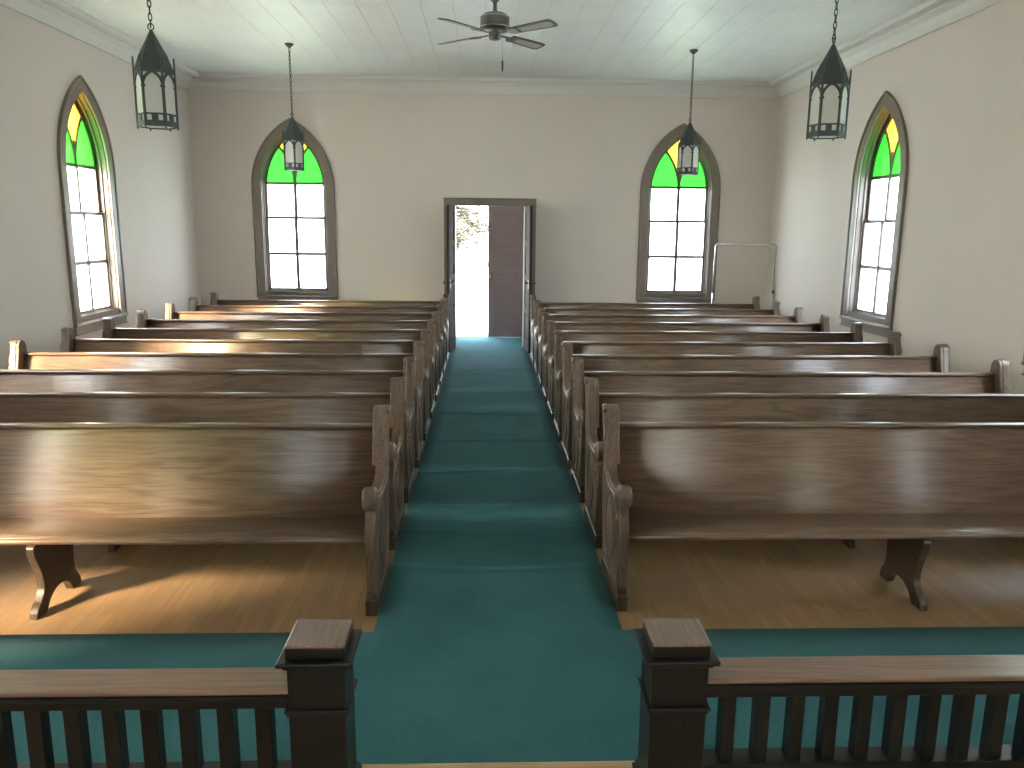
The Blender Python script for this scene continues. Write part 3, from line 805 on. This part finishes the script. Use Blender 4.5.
# ------------------------------------------------------------------ ceiling fan
fan = empty('ceiling_fan', (0.075, 7.0, ZC), label='four bladed ceiling fan with brown blades and grey motor above the aisle', category='fan')
MB().lathe([(0.0, 0.0), (0.068, 0.0), (0.070, -0.012), (0.055, -0.045), (0.030, -0.062), (0.0, -0.064)], 28).build('canopy', M['fan_metal'], fan)
MB().lathe([(0.013, -0.05), (0.013, -0.51)], 14).build('downrod', M['fan_metal'], fan)
MB().lathe([(0.0, -0.395), (0.026, -0.40), (0.036, -0.42), (0.036, -0.435), (0.020, -0.45), (0.016, -0.46), (0.018, -0.51), (0.026, -0.53), (0.0, -0.53)], 20).build('coupling', M['fan_metal'], fan)
mo = MB().lathe([(0.0, -0.522), (0.05, -0.525), (0.09, -0.537), (0.115, -0.555), (0.121, -0.567), (0.121, -0.638), (0.116, -0.65), (0.085, -0.66), (0.0, -0.662)], 36).build('motor_housing', M['fan_metal'], fan)
mb = MB()
for zz in (-0.565, -0.642):
    mb.tube([(0.121 * math.cos(2 * PI * i / 32), 0.121 * math.sin(2 * PI * i / 32), zz) for i in range(32)], 0.0045, 6, True)
mb.build('trim_ring', M['bright_metal'], mo)
MB().lathe([(0.0, -0.645), (0.058, -0.645), (0.056, -0.665), (0.045, -0.675), (0.050, -0.69), (0.050, -0.722), (0.042, -0.736), (0.0, -0.740)], 28).build('switch_housing', M['fan_metal'], fan)
mb = MB(); mb.tube([(0.052, -0.03, -0.73), (0.062, -0.03, -0.75), (0.064, -0.03, -0.80), (0.064, -0.03, -0.90)], 0.0018, 5); pc = mb.build('pull_chain', M['bright_metal'], fan)
MB().lathe([(0.0, -0.99), (0.006, -0.985), (0.007, -0.91), (0.003, -0.90), (0.0, -0.90)], 10, T(0.064, -0.03, 0)).build('chain_pull', M['black'], pc)
for kq in range(4):
    a = R(48) + kq * PI / 2
    m = RZ(a)
    tilt = T(0, 0, -0.692) @ RX(R(-12))
    br = MB()
    br.box(0.07, 0.17, -0.014, 0.014, -0.006, 0.004, m @ tilt, 0.003, 1)
    br.prism([smooth_pts([(0.15, 0.012), (0.19, 0.045), (0.25, 0.04), (0.245, 0.0), (0.25, -0.04), (0.19, -0.045), (0.15, -0.012)], 4)], 0.007, m @ tilt @ T(0, 0, -0.006), 0.002)
    bo = br.build('blade_bracket', M['fan_metal'], fan)
    bl = [(0.19, -0.052), (0.58, -0.064), (0.610, -0.056), (0.620, -0.03), (0.620, 0.03), (0.610, 0.056), (0.58, 0.064), (0.19, 0.052)]
    b_o = MB().prism([bl], 0.008, m @ tilt @ T(0, 0, 0.002), 0.002).build('blade', M['blade'], fan)
    MB().prism([[(0.27, -0.030), (0.565, -0.040), (0.590, -0.022), (0.590, 0.022), (0.565, 0.040), (0.27, 0.030)]], 0.012, m @ tilt @ T(0, 0, 0.002)).build('cane_inset', M['cane'], b_o, label='pale cane inset')

# ------------------------------------------------------------------ garment rack in the back right corner
rk = empty('garment_rack', (4.165, 12.78, 0), label='chrome tube garment rack standing empty in the back right corner', category='rack')
hwid = 0.492
mb = MB()
zt = 1.765
pts = [(-hwid, 0, 1.0)] + [(-hwid, 0, zt - 0.05)] + [(-hwid + 0.05 - 0.05 * math.cos(a), 0, zt - 0.05 + 0.05 * math.sin(a)) for a in [PI / 2 * i / 6 for i in range(1, 7)]]
pts += [(hwid - 0.05 + 0.05 * math.sin(a), 0, zt - 0.05 + 0.05 * math.cos(a)) for a in [PI / 2 * i / 6 for i in range(0, 7)]] + [(hwid, 0, 1.0)]
mb.tube(pts, 0.012, 12); mb.build('hanging_bar', M['chrome'], rk)
for s in (-1, 1):
    mb = MB(); mb.tube([(s * hwid, 0, 0.10), (s * hwid, 0, 1.02)], 0.016, 12); p_ = mb.build('upright', M['chrome'], rk)
    MB().lathe([(0.017, 0.985), (0.021, 0.99), (0.021, 1.03), (0.014, 1.035)], 14, T(s * hwid, 0, 0)).build('collar', M['black'], p_)
    mb = MB(); mb.tube([(s * hwid, -0.22, 0.10), (s * hwid, 0.22, 0.10)], 0.014, 12); f_ = mb.build('foot_bar', M['chrome'], rk)
    for yy in (-0.2, 0.2):
        mb = MB(); mb.lathe([(0.0, -0.012), (0.036, -0.012), (0.04, 0.0), (0.036, 0.012), (0.0, 0.012)], 16, T(s * hwid, yy, 0.04) @ RY(PI / 2)); mb.tube([(s * hwid, yy, 0.05), (s * hwid, yy, 0.095)], 0.006, 8)
        mb.build('caster', M['black'], f_)
mb = MB(); mb.tube([(-hwid, 0, 0.16), (hwid, 0, 0.16)], 0.011, 10); mb.build('cross_bar', M['chrome'], rk)

# ------------------------------------------------------------------ outdoors beyond the open door
MB().box(-40, 40, YO + 0.2, 70, -0.35, -0.15).build('ground', M['gravel'], **ST)
MB().box(-1.0, 1.2, YO + 0.2, YO + 1.5, -0.15, -0.02, bevel=0.01).build('door_step', M['gravel'], **ST)
tree = empty('tree', (0.9, 27.0, -0.15), label='sunlit leafy tree outside beyond the open door', category='tree')
mb = MB()
mb.tube([(0, 0, -0.1), (0.05, 0, 1.5), (-0.05, 0.1, 3.0), (0.1, 0, 4.6), (0.0, 0, 6.2)], [0.26, 0.21, 0.18, 0.13, 0.05], 10)
mb.tube([(0.0, -0.1, 1.5), (-0.5, -0.4, 1.15), (-1.1, -0.7, 0.75), (-1.7, -1.0, 0.25)], [0.10, 0.085, 0.07, 0.045], 8)
tips = []
rnd = random.Random(3)
def branch(p, d, L, r, lev):
    q = p + d * L; mid = p + d * L * 0.5 + Vector((0, 0, 0.06 * L))
    mb.tube([p, mid, q], [r, r * 0.75, r * 0.5], 6)
    if lev == 0: tips.append((p, q)); return
    for _ in range(3):
        nd = (d + Vector((rnd.uniform(-.7, .7), rnd.uniform(-.7, .7), rnd.uniform(-.45, .5)))).normalized()
        branch(q, nd, L * 0.66, r * 0.5, lev - 1)
for zz, dx, dy, dz in ((1.7, -1, -.3, -0.05), (2.1, -1, .3, 0.0), (1.9, -.8, -.8, .1), (2.2, -1, -.2, 0.25), (2.6, 1, .2, .3), (3.0, -.9, .4, .4), (3.4, -.3, -1, .2), (3.8, .7, -.7, .5), (4.4, -.6, .5, .6), (5.0, .3, .8, .7), (4.0, .6, .8, .2)):
    branch(Vector((0, 0, zz)), Vector((dx, dy, dz)).normalized(), 1.15, 0.05, 2)
mb.build('trunk', M['bark'], tree)
lm = bmesh.new()
for p, q in tips:
    for _ in range(80):
        c = p.lerp(q, rnd.uniform(0.0, 1.25)) + Vector((rnd.gauss(0, .2), rnd.gauss(0, .2), rnd.gauss(0, .16)))
        a = Matrix.Rotation(rnd.uniform(0, 6.28), 3, 'Z') @ Matrix.Rotation(rnd.uniform(-1.2, 1.2), 3, 'X')
        s_ = rnd.uniform(.05, .11)
        lm.faces.new([lm.verts.new(c + a @ Vector(v) * s_) for v in ((-1, 0, 0), (0, -.5, .1), (1.1, 0, 0), (0, .5, .1))])
me = bpy.data.meshes.new('foliage'); lm.to_mesh(me); lm.free(); me.materials.append(M['leaf'])
fo = bpy.data.objects.new('foliage', me); COL.objects.link(fo); fo.parent = tree
bpy.context.view_layer.update()
